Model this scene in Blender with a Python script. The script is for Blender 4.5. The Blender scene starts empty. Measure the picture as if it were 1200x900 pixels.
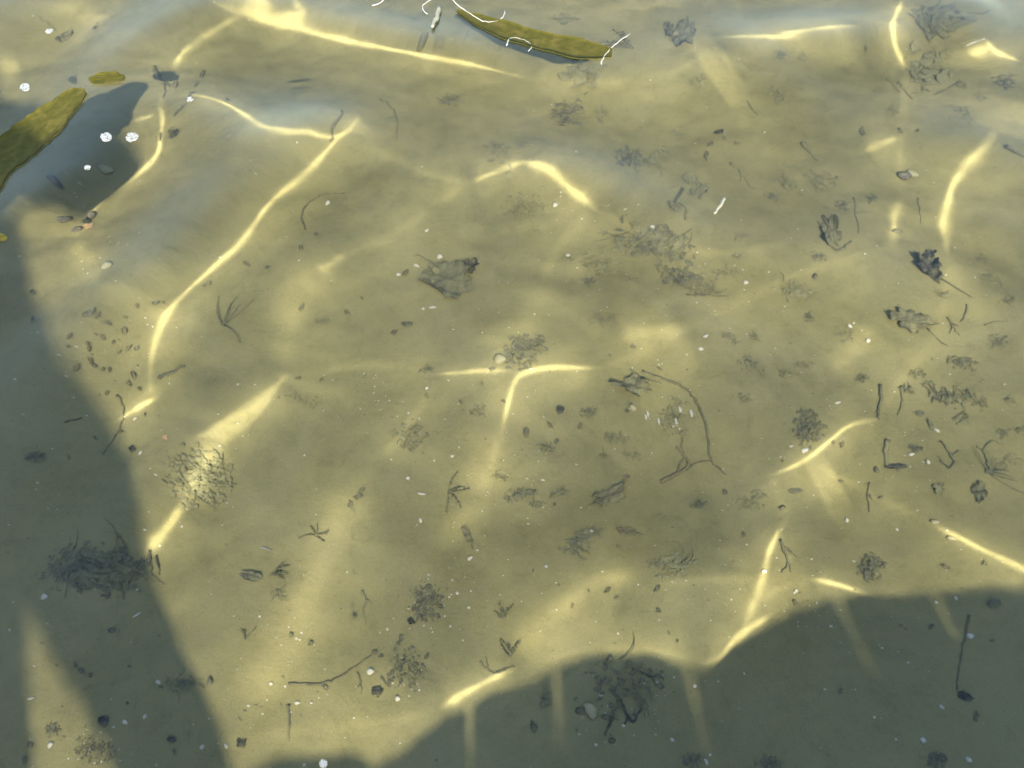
import bpy, math, random
import numpy as np

# ------------------------------------------------------------------ camera, sky, sun, exposure
sc = bpy.context.scene
COL = sc.collection
R = math.radians
CAM_H, PITCH, HFOV = 1.35, 55.0, 69.0
SUN_EL, SUN_AZ = 35.0, -6.0            # elevation; heading of the light, degrees off +Y (behind the camera)
DEPTH, IOR = 0.45, 1.33

cam = bpy.data.objects.new('camera', bpy.data.cameras.new('camera'))
COL.objects.link(cam); sc.camera = cam
cam.location = (0, 0, CAM_H); cam.rotation_euler = (R(90 - PITCH), 0, 0)
cam.data.angle = R(HFOV); cam.data.clip_start = 0.02; cam.data.clip_end = 500

world = bpy.data.worlds.new('World'); sc.world = world; world.use_nodes = True
wn = world.node_tree
sky = wn.nodes.new('ShaderNodeTexSky'); sky.sky_type = 'NISHITA'; sky.sun_disc = False
sky.sun_elevation = R(SUN_EL); sky.sun_rotation = R(180 - SUN_AZ)
sky.air_density = 1.4; sky.dust_density = 1.2; sky.ozone_density = 2.0
wn.links.new(sky.outputs[0], wn.nodes['Background'].inputs[0])
wn.nodes['Background'].inputs[1].default_value = 0.15

sl = bpy.data.lights.new('sun', 'SUN'); sl.energy = 4.8; sl.angle = R(0.53); sl.color = (1.0, 0.915, 0.72)
sun = bpy.data.objects.new('sun', sl); COL.objects.link(sun)
L = np.array([math.sin(R(SUN_AZ)) * math.cos(R(SUN_EL)), math.cos(R(SUN_AZ)) * math.cos(R(SUN_EL)), -math.sin(R(SUN_EL))])
sun.rotation_euler = (R(90 - SUN_EL), 0, -R(SUN_AZ))
sl.cycles.is_caustics_light = True
sc.view_settings.view_transform = 'Standard'; sc.view_settings.look = 'None'
sc.view_settings.gamma = 1; sc.view_settings.use_curve_mapping = False
sc.view_settings.exposure = 1.02
sc.cycles.use_denoising = True
sc.cycles.use_adaptive_sampling = True; sc.cycles.adaptive_threshold = 0.03; sc.cycles.adaptive_min_samples = 24
sc.cycles.max_bounces = 8; sc.cycles.transmission_bounces = 6; sc.cycles.glossy_bounces = 3; sc.cycles.diffuse_bounces = 3
sc.cycles.caustics_reflective = False; sc.cycles.caustics_refractive = True
sc.cycles.sample_clamp_indirect = 4.0

# ------------------------------------------------------------------ geometry of the view: where a spot of the photograph lies
FPX = 600 / math.tan(R(HFOV / 2))
CP, SP = math.cos(R(PITCH)), math.sin(R(PITCH))

def cam_ray(u, v):
    u = np.asarray(u, float); v = np.asarray(v, float)
    a, b = (u - 600) / FPX, -(v - 450) / FPX
    d = np.stack([a, CP + b * SP, -SP + b * CP], -1)
    return d / np.linalg.norm(d, axis=-1, keepdims=True)

def refract(d, n, eta):
    c = -(d * n).sum(-1, keepdims=True)
    k = np.sqrt(np.maximum(1 - eta * eta * (1 - c * c), 0))
    return eta * d + (eta * c - k) * n

def normal_of(hx, hy):
    n = np.stack([-hx, -hy, np.ones_like(hx)], -1)
    return n / np.linalg.norm(n, axis=-1, keepdims=True)

# ------------------------------------------------------------------ the waves: a surface whose lenses focus the sun where the photo's light lines lie
N = 1280
SIZE = 5.12
X0, Y0 = -2.56, -1.5
HX = SIZE / N
gx = X0 + np.arange(N) * HX
gy = Y0 + np.arange(N) * HX

class Field:
    """height and slope of the water, looked up bilinearly"""
    def __init__(s, h):
        s.h = h; s.n = h.shape[0]; s.dx = SIZE / s.n
        s.hx = (np.roll(h, -1, 1) - np.roll(h, 1, 1)) / (2 * s.dx)
        s.hy = (np.roll(h, -1, 0) - np.roll(h, 1, 0)) / (2 * s.dx)
    def at(s, a, x, y):
        fx = (np.asarray(x) - X0) / s.dx; fy = (np.asarray(y) - Y0) / s.dx
        i = np.floor(fx).astype(int); j = np.floor(fy).astype(int)
        u = fx - i; v = fy - j; n = s.n
        i0, i1, j0, j1 = i % n, (i + 1) % n, j % n, (j + 1) % n
        return (a[j0, i0] * (1 - u) + a[j0, i1] * u) * (1 - v) + (a[j1, i0] * (1 - u) + a[j1, i1] * u) * v

def surf(u, v, f=None):
    d = cam_ray(u, v); t = -CAM_H / d[..., 2]
    p = d * t[..., None] + [0, 0, CAM_H]
    if f is not None:
        for _ in range(3):
            t = (f.at(f.h, p[..., 0], p[..., 1]) - CAM_H) / d[..., 2]
            p = d * t[..., None] + [0, 0, CAM_H]
    return p, d

def bed(u, v, f=None):
    p, d = surf(u, v, f)
    z = np.zeros(p.shape[:-1])
    n = normal_of(z, z) if f is None else normal_of(f.at(f.hx, p[..., 0], p[..., 1]), f.at(f.hy, p[..., 0], p[..., 1]))
    r = refract(d, n, 1 / IOR)
    t = (-DEPTH - p[..., 2]) / r[..., 2]
    return p + r * t[..., None]

def light_offset(hx, hy):
    n = normal_of(hx, hy)
    r = refract(np.broadcast_to(L, n.shape), n, 1 / IOR)
    return -DEPTH * r[..., 0] / r[..., 2], -DEPTH * r[..., 1] / r[..., 2]
_z = np.zeros(1)
OX, OY = [float(q[0]) for q in light_offset(_z, _z)]
_e = 1e-3
_a = light_offset(_z + _e, _z); _b = light_offset(_z, _z + _e)
AXX, AYX = (_a[0][0] - OX) / _e, (_a[1][0] - OY) / _e
AXY, AYY = (_b[0][0] - OX) / _e, (_b[1][0] - OY) / _e

# light lines of the photograph: (points, core half-width px, strength, halo half-width px, halo strength)
LINES = [
 ([(245,-4),(300,25),(345,38),(420,55),(505,73),(560,82),(612,91)], 3.5, 2.6, 14, .5),
 ([(345,-4),(356,14),(345,38)], 7, 1.0, 14, .2),
 ([(300,5),(240,45),(213,68),(203,86)], 5, .8, 16, .3),
 ([(222,55),(213,66),(207,78)], 3, 1.0, 10, .1),
 ([(200,112),(235,110),(275,125),(310,150),(350,165),(385,171),(412,163),(424,135)], 4, 2.0, 14, .5),
 ([(412,165),(416,130)], 10, .6, 16, .2),
 ([(424,140),(398,172),(365,212),(320,245),(290,288),(250,325),(212,360),(190,390),(180,430),(178,460)], 4.5, 2.4, 18, .7),
 ([(205,365),(190,390),(181,430)], 9, .6, 26, .4),
 ([(193,112),(188,160),(185,185),(165,205),(130,228),(105,250),(100,262)], 3.5, 2.2, 12, .4),
 ([(160,140),(184,133)], 3.5, 1.0, 10, .2),
 ([(82,278),(95,300),(105,325),(112,338)], 8, .9, 22, .4),
 ([(8,248),(28,241),(42,240)], 4, 1.6, 14, .3),
 ([(402,297),(375,318),(352,338),(340,372),(336,440)], 13, .7, 30, .35),
 ([(405,295),(372,320)], 5, .8, 14, .1),
 ([(332,444),(300,468),(238,511)], 2.5, .5, 12, .3),
 ([(332,444),(305,488),(268,520)], 2.5, .7, 12, .3),
 ([(262,520),(240,552),(224,580),(214,597)], 8, 1.6, 18, .4),
 ([(214,597),(192,626),(172,645)], 7, 2.2, 16, .4),
 ([(186,467),(160,480),(138,491)], 3.5, 2.2, 12, .4),
 ([(555,212),(600,195),(620,190)], 5, 1.0, 16, .4),
 ([(612,190),(640,203),(665,224),(697,246)], 7, 2.0, 18, .5),
 ([(706,431),(650,433),(612,443),(601,455),(595,480),(588,508)], 3.5, 2.4, 16, .6),
 ([(512,438),(560,437),(606,441)], 3.5, 1.2, 12, .4),
 ([(637,328),(628,370),(592,400),(560,428)], 14, .5, 28, .3),
 ([(725,396),(768,388),(802,379)], 8, 1.0, 22, .4),
 ([(1060,0),(1054,28),(1055,58),(1064,82)], 5, 2.0, 16, .5),
 ([(1056,25),(1054,55)], 6, 1.2, 12, .1),
 ([(845,44),(900,47),(945,51),(980,45),(1012,36)], 4, 1.8, 18, .6),
 ([(820,85),(860,75)], 20, .5, 34, .3),
 ([(1140,50),(1165,62),(1200,72)], 3.5, 1.8, 14, .4),
 ([(1168,158),(1140,195),(1126,225),(1118,260),(1119,300)], 5, 2.2, 16, .5),
 ([(1165,160),(1205,118)], 16, .5, 26, .3),
 ([(1119,300),(1128,340),(1150,380)], 16, .45, 26, .2),
 ([(1062,238),(1053,255),(1050,290)], 7, 1.1, 18, .4),
 ([(1010,176),(1056,163)], 6, .9, 18, .4),
 ([(1026,489),(990,500),(970,520),(946,545),(905,556)], 4, 2.0, 16, .6),
 ([(922,612),(905,640),(895,680),(885,715),(872,745)], 6, 1.3, 20, .5),
 ([(912,625),(900,658)], 4, 1.2, 10, .1),
 ([(905,728),(885,741),(862,757),(850,777),(826,781)], 4.5, 2.8, 16, .5),
 ([(1085,612),(1120,632),(1160,650),(1210,669)], 3, 2.6, 13, .5),
 ([(952,682),(985,688),(1018,697)], 3, 2.6, 13, .4),
 ([(518,826),(550,810),(580,795),(600,788)], 4.5, 2.6, 18, .6),
 ([(440,545),(402,590),(390,640),(360,700),(340,760),(310,810),(285,862)], 18, .75, 40, .45),
 ([(575,520),(566,585),(532,620),(512,650)], 15, .5, 30, .25),
 ([(757,690),(735,677),(700,680),(662,720),(620,747),(598,785)], 11, .8, 36, .5),
 ([(1030,385),(1000,420),(975,440)], 11, .6, 28, .3),
 ([(955,580),(985,565)], 14, .7, 30, .4),
 ([(88,-6),(86,20),(122,30)], 9, .7, 20, .3),
 ([(0,85),(25,78)], 12, .5, 20, .2),
 ([(930,280),(1000,330),(1080,420)], 30, .25, 60, .15),
 ([(700,780),(820,790)], 20, .25, 50, .2),
 ([(480,790),(420,850),(360,868)], 22, .3, 40, .2),
]
# fainter links that join them into one net
LINES += [(p, 7, .22, 24, .26) for p in [
 [(612,91),(700,100),(790,92),(850,46)], [(412,165),(470,190),(510,208),(555,212)], [(697,246),(760,275),(840,300),(930,280)], [(588,505),(576,545),(566,585)],
 [(706,431),(760,412),(802,379)], [(802,379),(900,335),(1000,305),(1050,290)], [(905,556),(915,590),(922,612)], [(1026,489),(1060,440),(1100,400),(1122,300)],
 [(1064,82),(1060,130),(1056,163),(1062,238)], [(945,545),(985,565),(1040,590),(1085,612)], [(637,328),(652,290),(697,246)], [(205,84),(196,98),(193,114)], [(100,262),(88,270),(82,280)],
 [(112,338),(150,352),(205,365)], [(600,788),(660,772),(740,768),(826,781)], [(885,715),(915,695),(955,683)], [(402,297),(450,280),(500,245),(555,212)], [(440,545),(490,480),(514,438)],
 [(178,455),(182,463),(186,468)], [(336,438),(334,442),(331,446)], [(757,690),(820,680),(895,680)], [(512,438),(440,420),(340,440)], [(1018,697),(1090,690),(1200,672)], [(285,862),(360,850),(440,850),(518,826)]]]
# bright fields and dim fields: (polygon px, strength, soft px) and (centre px, radius px, change)
PATCHES = [([(283,4),(310,-4),(345,36),(322,41)], 2.4, 3), ([(331,446),(237,512),(266,521),(302,487)], 3.2, 2.5),
           ([(236,515),(272,520),(240,575),(220,575)], 1.2, 5), ([(222,592),(210,592),(168,648),(180,648)], 1.2, 3)]
BLOBS = [((240,250),80,-.06), ((275,400),70,-.2), ((430,420),90,-.16), ((130,90),60,-.1), ((470,60),70,-.18), ((310,90),50,-.15),
         ((1000,110),80,-.25), ((1120,140),60,-.18), ((700,590),120,-.15), ((1010,640),90,-.2), ((840,610),80,-.15), ((470,620),60,-.15),
         ((700,300),120,-.1), ((540,240),70,-.14), ((470,200),50,-.1), ((880,430),80,-.15), ((280,560),70,-.06), ((640,660),70,-.15),
         ((1170,330),60,-.12), ((760,150),90,-.12), ((850,10),60,-.15), ((510,720),70,-.1), ((780,735),60,-.06), ((1100,520),90,.06), ((250,700),80,.06)]

def smooth_noise(n, scale, seed):
    """periodic smooth random field, unit variance; scale in metres"""
    g = np.random.default_rng(seed)
    k = np.fft.fftfreq(n, SIZE / n)
    kk = k[:, None] ** 2 + k[None, :] ** 2
    w = np.exp(-kk * (scale ** 2) * 2.0) * (kk > 0)
    a = np.fft.ifft2(np.fft.fft2(g.standard_normal((256, 256)).repeat(n // 256, 0).repeat(n // 256, 1)) * w).real if n > 256 else \
        np.fft.ifft2(np.fft.fft2(g.standard_normal((n, n))) * w).real
    return a / a.std()

def paint_target(n, f):
    """how strongly the bed is lit, on an n x n grid (bed position minus the mean offset of the light)"""
    dx = SIZE / n
    xs = X0 + np.arange(n) * dx; ys = Y0 + np.arange(n) * dx
    I = np.full((n, n), 1.0)
    off = np.array([OX, OY])
    def P(pts):
        pts = np.asarray(pts, float)
        return bed(pts[:, 0], pts[:, 1], f)[:, :2] - off
    def px(pt):                       # metres for one pixel there
        a = P([pt, (pt[0] + 8, pt[1]), (pt[0], pt[1] + 8)])
        return 0.5 * (np.linalg.norm(a[1] - a[0]) + np.linalg.norm(a[2] - a[0])) / 8
    def window(lo, hi):
        i0, i1 = np.searchsorted(xs, [lo[0], hi[0]]); j0, j1 = np.searchsorted(ys, [lo[1], hi[1]])
        return slice(max(j0, 0), j1), slice(max(i0, 0), i1)
    for c, r, a in BLOBS:
        p = P([c])[0]; r = r * px(c)
        w = window(p - 3 * r, p + 3 * r)
        X, Y = np.meshgrid(xs[w[1]], ys[w[0]])
        I[w] += 1.3 * a * np.exp(-((X - p[0]) ** 2 + (Y - p[1]) ** 2) / (2 * (0.6 * r) ** 2))
    for pts, cw, ca, hw, ha in LINES:
        # resample with rounded corners
        q = np.asarray(pts, float)
        for _ in range(2):
            if len(q) > 2:
                m = np.empty((2 * len(q), 2)); m[0::2][1:] = .75 * q[1:] + .25 * q[:-1]; m[1::2][:-1] = .75 * q[:-1] + .25 * q[1:]
                m[0] = q[0]; m[-1] = q[-1]; q = m
                q = np.vstack([q[0], q[1:-1], q[-1]])
        B = P(q); s = px(tuple(np.mean(q, 0)))
        fine = 1 if cw < 7.5 else 0; ca = ca * (2.2 if fine else 1.2); cw = max(cw * s * (.52 if fine else .9), 1.0 * dx); hw = hw * s * 1.25; ha = ha * 1.8
        reach = 3 * hw
        w = window(B.min(0) - reach, B.max(0) + reach)
        X, Y = np.meshgrid(xs[w[1]], ys[w[0]])
        d2 = np.full(X.shape, 1e9); tt = np.zeros(X.shape)
        seg = np.linalg.norm(np.diff(B, axis=0), axis=1); cum = np.concatenate([[0], np.cumsum(seg)]); tot = cum[-1]
        for k in range(len(B) - 1):
            if seg[k] < 1e-9: continue
            e = B[k + 1] - B[k]; t = np.clip(((X - B[k, 0]) * e[0] + (Y - B[k, 1]) * e[1]) / (seg[k] ** 2), 0, 1)
            dd = (X - B[k, 0] - t * e[0]) ** 2 + (Y - B[k, 1] - t * e[1]) ** 2
            m = dd < d2; d2[m] = dd[m]; tt[m] = ((cum[k] + t * seg[k]) / tot)[m]
        e = np.clip(np.minimum(tt, 1 - tt) / .22, 0, 1); fade = e * e * (3 - 2 * e) * .85 + .15
        ph = 6.28 * ((pts[0][0] * .137 + pts[0][1] * .311) % 1)
        vary = 1 + .22 * np.sin(9 * tt * max(1, tot / .4) + ph) + .15 * np.sin(21 * tt * max(1, tot / .4) + 2 * ph)
        thick = 1 - .28 * np.sin(7 * tt * max(1, tot / .4) + 3 * ph)
        cwv = np.maximum(cw * thick * (.6 + .4 * e), .9 * dx)
        core = ca * fade * vary * np.exp(-d2 / (2 * cwv * cwv)); halo = ha * fade * np.exp(-d2 / (2 * hw * hw))
        I[w] += np.maximum(core, 0) + halo
    for poly, a, soft in PATCHES:
        B = P(poly); s = px(poly[0]) * soft
        w = window(B.min(0) - 4 * s, B.max(0) + 4 * s)
        X, Y = np.meshgrid(xs[w[1]], ys[w[0]])
        sd = np.full(X.shape, -1e9)
        ar = 0.5 * np.sum(B[:, 0] * np.roll(B[:, 1], -1) - np.roll(B[:, 0], -1) * B[:, 1])
        sg = 1 if ar > 0 else -1
        for k in range(len(B)):
            e = B[(k + 1) % len(B)] - B[k]; nn = np.array([e[1], -e[0]]) / np.linalg.norm(e) * sg
            sd = np.maximum(sd, (X - B[k, 0]) * nn[0] + (Y - B[k, 1]) * nn[1])
        I[w] += a / (1 + np.exp(np.clip(sd / (s * .5), -40, 40)))
    # where the photograph does not look the same kind of net goes on
    X, Y = np.meshgrid(xs, ys)
    q = P([(0, 0), (1200, 0), (1200, 900), (0, 900)])
    inside = np.ones((n, n))
    for k in range(4):
        e = q[(k + 1) % 4] - q[k]; nn = np.array([e[1], -e[0]]) / np.linalg.norm(e)
        d = (X - q[k, 0]) * nn[0] + (Y - q[k, 1]) * nn[1]
        cen = q.mean(0) - q[k]
        if cen @ nn > 0: d = -d
        inside *= 1 / (1 + np.exp(np.clip(d / .05 - 1.5, -40, 40)))
    n1, n2 = smooth_noise(n, .17, 5), smooth_noise(n, .2, 8)
    net = 1.6 * np.exp(-np.abs(n1) / .06) * (0.5 + .5 * np.tanh(n2)) + .5 * np.exp(-np.abs(n1) / .3)
    I += (1 - inside) * net
    n3, n4 = smooth_noise(n, .075, 21), smooth_noise(n, .2, 22)
    I += .22 * np.exp(-np.abs(n3) / .09) * np.clip(.4 + .6 * n4, 0, 1)      # faint filaments between the strong lines
    I += .05 * smooth_noise(n, .05, 11) + .03 * smooth_noise(n, .025, 12)
    I = np.maximum(I, .45)
    k = 2 * np.pi * np.fft.fftfreq(n, dx)
    lo = np.exp(-(k[:, None] ** 2 + k[None, :] ** 2) * .30 ** 2 / 2)     # no net gain of light over half a metre
    for _ in range(2):
        I = I / np.fft.ifft2(np.fft.fft2(I) * lo).real
    return I

def solve(h, n, iters, f):
    dx = SIZE / n
    I = paint_target(n, f); I = I / I.mean()
    k = 2 * np.pi * np.fft.fftfreq(n, dx); KX, KY = k[None, :], k[:, None]
    sym = -(AXX * KX ** 2 + (AXY + AYX) * KX * KY + AYY * KY ** 2); sym[0, 0] = 1
    lp = np.exp(-(KX ** 2 + KY ** 2) * (0.9 * dx) ** 2 / 2)
    xs = X0 + np.arange(n) * dx; ys = Y0 + np.arange(n) * dx
    X, Y = np.meshgrid(xs, ys)
    T = Field(I)
    T.h = I
    for it in range(iters):
        F = Field(h)
        ox, oy = light_offset(F.hx, F.hy); ox -= OX; oy -= OY
        ddx = lambda a: (np.roll(a, -1, 1) - np.roll(a, 1, 1)) / (2 * dx)
        ddy = lambda a: (np.roll(a, -1, 0) - np.roll(a, 1, 0)) / (2 * dx)
        det = (1 + ddx(ox)) * (1 + ddy(oy)) - ddy(ox) * ddx(oy)
        r = 1 / T.at(I, X + ox, Y + oy) - det
        r -= r.mean()
        H = np.fft.fft2(r) * lp / sym; H[0, 0] = 0
        h = h + 0.55 * np.fft.ifft2(H).real
    if __name__ == 'wavetest': print(n, 'resid', np.abs(r).mean(), 'h', h.min(), h.max(), 'slope', np.abs(F.hx).max(), np.abs(F.hy).max(), 'det', det.min(), 'I', I.min(), I.max())
    return h

def upsample(h, m):
    n = h.shape[0]; Hf = np.fft.fftshift(np.fft.fft2(h)); p = (m - n) // 2
    return np.fft.ifft2(np.fft.ifftshift(np.pad(Hf, p))).real * (m / n) ** 2

h = solve(np.zeros((256, 256)), 256, 30, None)
h = solve(h, 256, 15, Field(h))
h = solve(upsample(h, 512), 512, 15, Field(h))
h = solve(upsample(h, N), N, 12, Field(h))
WAVE = Field(h)

# ------------------------------------------------------------------ helpers
def mesh_obj(name, V, F, mat, parent=None, smooth=True):
    V = np.asarray(V, 'f')
    m = bpy.data.meshes.new(name)
    if isinstance(F, np.ndarray):
        k = F.shape[1]
        m.vertices.add(len(V)); m.vertices.foreach_set('co', V.ravel())
        m.loops.add(F.size); m.loops.foreach_set('vertex_index', F.ravel().astype('i'))
        m.polygons.add(len(F)); m.polygons.foreach_set('loop_start', np.arange(0, F.size, k, dtype='i'))
    else:
        m.from_pydata(V.tolist(), [], F)
    m.update(); m.validate()
    m.polygons.foreach_set('use_smooth', np.full(len(m.polygons), smooth))
    if mat: m.materials.append(mat)
    o = bpy.data.objects.new(name, m); COL.objects.link(o)
    if parent: o.parent = parent
    o.cycles.is_caustics_receiver = True
    return o

def tag(o, label, cat, group=None):
    o['label'] = label; o['category'] = cat
    if group: o['group'] = group
    return o

def grid_mesh(name, xs, ys, zf, mat):
    X, Y = np.meshgrid(xs, ys); Z = zf(X, Y)
    nx, ny = len(xs), len(ys)
    i = np.arange(nx * ny).reshape(ny, nx)
    F = np.stack([i[:-1, :-1], i[:-1, 1:], i[1:, 1:], i[1:, :-1]], -1).reshape(-1, 4)
    return mesh_obj(name, np.stack([X, Y, Z], -1).reshape(-1, 3), F, mat)

def stretched(lo, hi, step, far):
    a = list(np.arange(round((hi - lo) / step) + 1) * step + lo)
    d = step; up = []; p = a[-1]
    while p < far: d *= 1.12; p += d; up.append(p)
    d = step; dn = []; p = a[0]
    while p > -far: d *= 1.12; p -= d; dn.append(p)
    return np.array(dn[::-1] + a + up)

def nodes(name):
    m = bpy.data.materials.new(name); m.use_nodes = True
    nt = m.node_tree; return m, nt, nt.nodes['Principled BSDF']

def ramp(nt, fac, stops):
    r = nt.nodes.new('ShaderNodeValToRGB'); e = r.color_ramp.elements
    while len(e) < len(stops): e.new(.5)
    for q, (p, c) in zip(e, stops): q.position = p; q.color = (*c, 1)
    nt.links.new(fac, r.inputs[0]); return r.outputs[0]

def noise(nt, scale, detail=4, rough=.55, coord='Object', dist=0):
    t = nt.nodes.new('ShaderNodeTexCoord'); n = nt.nodes.new('ShaderNodeTexNoise')
    n.inputs['Scale'].default_value = scale; n.inputs['Detail'].default_value = detail; n.inputs['Roughness'].default_value = rough
    n.inputs['Distortion'].default_value = dist
    nt.links.new(t.outputs[coord], n.inputs['Vector']); return n.outputs[0]

def mix(nt, fac, a, b, mode='MIX'):
    m = nt.nodes.new('ShaderNodeMix'); m.data_type = 'RGBA'; m.blend_type = mode
    for sock, v in ((m.inputs[0], fac), (m.inputs[6], a), (m.inputs[7], b)):
        if isinstance(v, (int, float)): sock.default_value = v
        elif isinstance(v, tuple): sock.default_value = (*v, 1)
        else: nt.links.new(v, sock)
    return m.outputs[2]

def bump(nt, p, h, dist, strength=.6):
    b = nt.nodes.new('ShaderNodeBump'); b.inputs['Distance'].default_value = dist; b.inputs['Strength'].default_value = strength
    nt.links.new(h, b.inputs['Height']); nt.links.new(b.outputs[0], p.inputs['Normal'])

# ------------------------------------------------------------------ materials of the setting
def water_material():
    m = bpy.data.materials.new('clear water'); m.use_nodes = True
    nt = m.node_tree; nt.nodes.clear()
    g = nt.nodes.new('ShaderNodeBsdfGlass'); g.inputs['IOR'].default_value = IOR; g.inputs['Roughness'].default_value = .07     # fine turbidity
    g.inputs['Color'].default_value = (1, 1, 1, 1)
    o = nt.nodes.new('ShaderNodeOutputMaterial'); nt.links.new(g.outputs[0], o.inputs[0])
    return m

def mud_material():
    m, nt, p = nodes('silty mud')
    a = ramp(nt, noise(nt, 2.2, 5, .6, dist=.6), [(.3, (.232, .213, .092)), (.5, (.278, .255, .117)), (.72, (.315, .288, .142))])
    b = ramp(nt, noise(nt, 26, 6, .7), [(.3, (.72, .72, .70)), (.5, (1, 1, 1)), (.8, (1.06, 1.06, 1.04))])
    c = ramp(nt, noise(nt, 8, 6, .75, dist=1.2), [(.26, (.70, .72, .72)), (.42, (1, 1, 1))])
    g = ramp(nt, noise(nt, 330, 3, .8), [(.32, (.62, .6, .55)), (.48, (1, 1, 1)), (.62, (1, 1, 1)), (.74, (1.3, 1.28, 1.2))])
    col = mix(nt, .4, a, b, 'MULTIPLY'); col = mix(nt, .55, col, g, 'MULTIPLY'); col = mix(nt, .7, col, c, 'MULTIPLY')
    nt.links.new(col, p.inputs['Base Color']); p.inputs['Roughness'].default_value = .95
    p.inputs['Specular IOR Level'].default_value = .1
    bump(nt, p, noise(nt, 60, 8, .8), .006, .7)
    return m

def blocker_material():  # stone grey for the slabs added to cast shadows
    m, nt, p = nodes('grey blocker')
    col = ramp(nt, noise(nt, 5, 8, .65), [(.3, (.12, .115, .105)), (.6, (.30, .285, .26)), (.8, (.4, .39, .36))])
    nt.links.new(col, p.inputs['Base Color']); p.inputs['Roughness'].default_value = .9
    bump(nt, p, noise(nt, 18, 8, .7), .03)
    return m

# ------------------------------------------------------------------ bed and water
_mr = np.random.default_rng(3)
_mw = [(_mr.uniform(0, 2 * np.pi), w, _mr.uniform(0, 6.28), a) for w, a in
       [(4, .012), (5.5, .009), (9, .006), (13, .004), (17, .003), (24, .0022), (33, .0016), (45, .0012), (60, .0009)]]
def mud_z(x, y):
    z = np.zeros_like(np.asarray(x, float)) - DEPTH
    for t, w, ph, a in _mw:
        z = z + a * np.sin(w * (np.cos(t) * x + np.sin(t) * y) + ph + 1.3 * np.sin(w * .6 * (np.sin(t) * x - np.cos(t) * y) + 2 * ph))
    return z

def fade_out(X, Y):
    d = np.maximum(np.maximum(np.abs(X) - 2.2, 0), np.maximum(np.abs(Y - 1.1) - 1.7, 0))
    return np.exp(-d / 2.0)

mud = grid_mesh('lake_bed', stretched(-2.3, 2.3, .01, 60), stretched(-.5, 3.4, .01, 60), mud_z, mud_material())
mud['kind'] = 'structure'
water = grid_mesh('water', stretched(X0 + 130 * HX, X0 + 1150 * HX, HX, 60), stretched(Y0 + 265 * HX, Y0 + 1075 * HX, HX, 60),
                  lambda X, Y: WAVE.at(WAVE.h, X, Y) * fade_out(X, Y), water_material())
water['kind'] = 'structure'
water.cycles.is_caustics_caster = True; water.cycles.is_caustics_receiver = False

# ------------------------------------------------------------------ unseen slabs added behind the viewer, cut to cast the shadows on the bed
BLOCKER_Y = -2.0
def caster(u, v):
    """point of the plane y = BLOCKER_Y whose shadow falls on the bed at that spot"""
    b = bed(np.asarray(u, float), np.asarray(v, float), WAVE)
    x = b[:, 0] - OX; y = b[:, 1] - OY
    for _ in range(25):
        ox, oy = light_offset(WAVE.at(WAVE.hx, x, y), WAVE.at(WAVE.hy, x, y))
        x = .5 * x + .5 * (b[:, 0] - ox); y = .5 * y + .5 * (b[:, 1] - oy)
    t = (y - BLOCKER_Y) / L[1]
    return np.stack([x - L[0] * t, -L[2] * t], -1)

def blocker(segments, label, seed):  # added slab, its outline worked back from the shadow it must cast
    c = []
    for pts in segments:
        p = np.asarray(pts, float); q = [p[0]]
        for a, b in zip(p[:-1], p[1:]):
            k = max(1, int(np.hypot(*(b - a)) // 14))
            for i in range(1, k + 1): q.append(a + (b - a) * i / k)
        q = np.array(q); w = caster(q[:, 0], q[:, 1])
        c += [(w[0][0], -.56)] + [tuple(r) for r in w] + [(w[-1][0], -.56)]
    c = np.array(c)
    n = len(c)
    rings = []; rg = np.random.default_rng(seed)
    cx = c[:, 0].mean()
    for t, s in ((0, 1.0), (.06, 1.0), (.14, 1.0), (.24, 1.0)):
        X = cx + (c[:, 0] - cx) * s; Z = np.where(c[:, 1] > 0, c[:, 1] * s, c[:, 1])
        j = min(t, .012)
        rings.append(np.stack([X - L[0] * t + rg.uniform(-j, j, n) * .3, BLOCKER_Y - L[1] * t + rg.uniform(-j, j, n), Z - L[2] * t - abs(rg.uniform(0, j, n)) * .3], -1))
    V = np.vstack(rings); F = []
    for k in range(len(rings) - 1):
        for i in range(n):
            F.append([k * n + i, k * n + (i + 1) % n, (k + 1) * n + (i + 1) % n, (k + 1) * n + i])
    F.append(list(range(n))[::-1]); F.append([(len(rings) - 1) * n + i for i in range(n)])
    return tag(mesh_obj('blocker', V, F, BLOCKER_MAT, smooth=False), label, 'blocker')
BLOCKER_MAT = blocker_material()
SHADE_LEFT = [(292,960),(278,900),(263,840),(236,782),(205,735),(178,690),(168,650),(163,600),(148,545),(112,482),(76,424),(40,365),(28,320),(20,285),(6,262),
              (12,250),(40,243),(62,242),(96,256),(108,245),(134,228),(160,206),(168,188),(150,165),(118,148),(80,134),(40,124),(0,118),(-40,112),(-90,120),(-120,300),(-140,600),(-120,960)]
SHADE_GAP = [(38,960),(34,880),(28,790),(17,704),(58,786),(108,846),(136,900),(150,960)]
SHADE_RIGHT = [(262,960),(285,905),(320,878),(370,870),(415,874),(440,890),(470,876),(500,852),(535,828),(565,813),(620,796),(655,780),(690,772),(760,769),(800,782),(832,784),(858,762),(892,738),(930,716),
               (975,702),(1040,698),(1080,692),(1130,684),(1200,680),(1300,672),(1420,690),(1560,730),(1680,800),(1760,960)]
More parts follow.
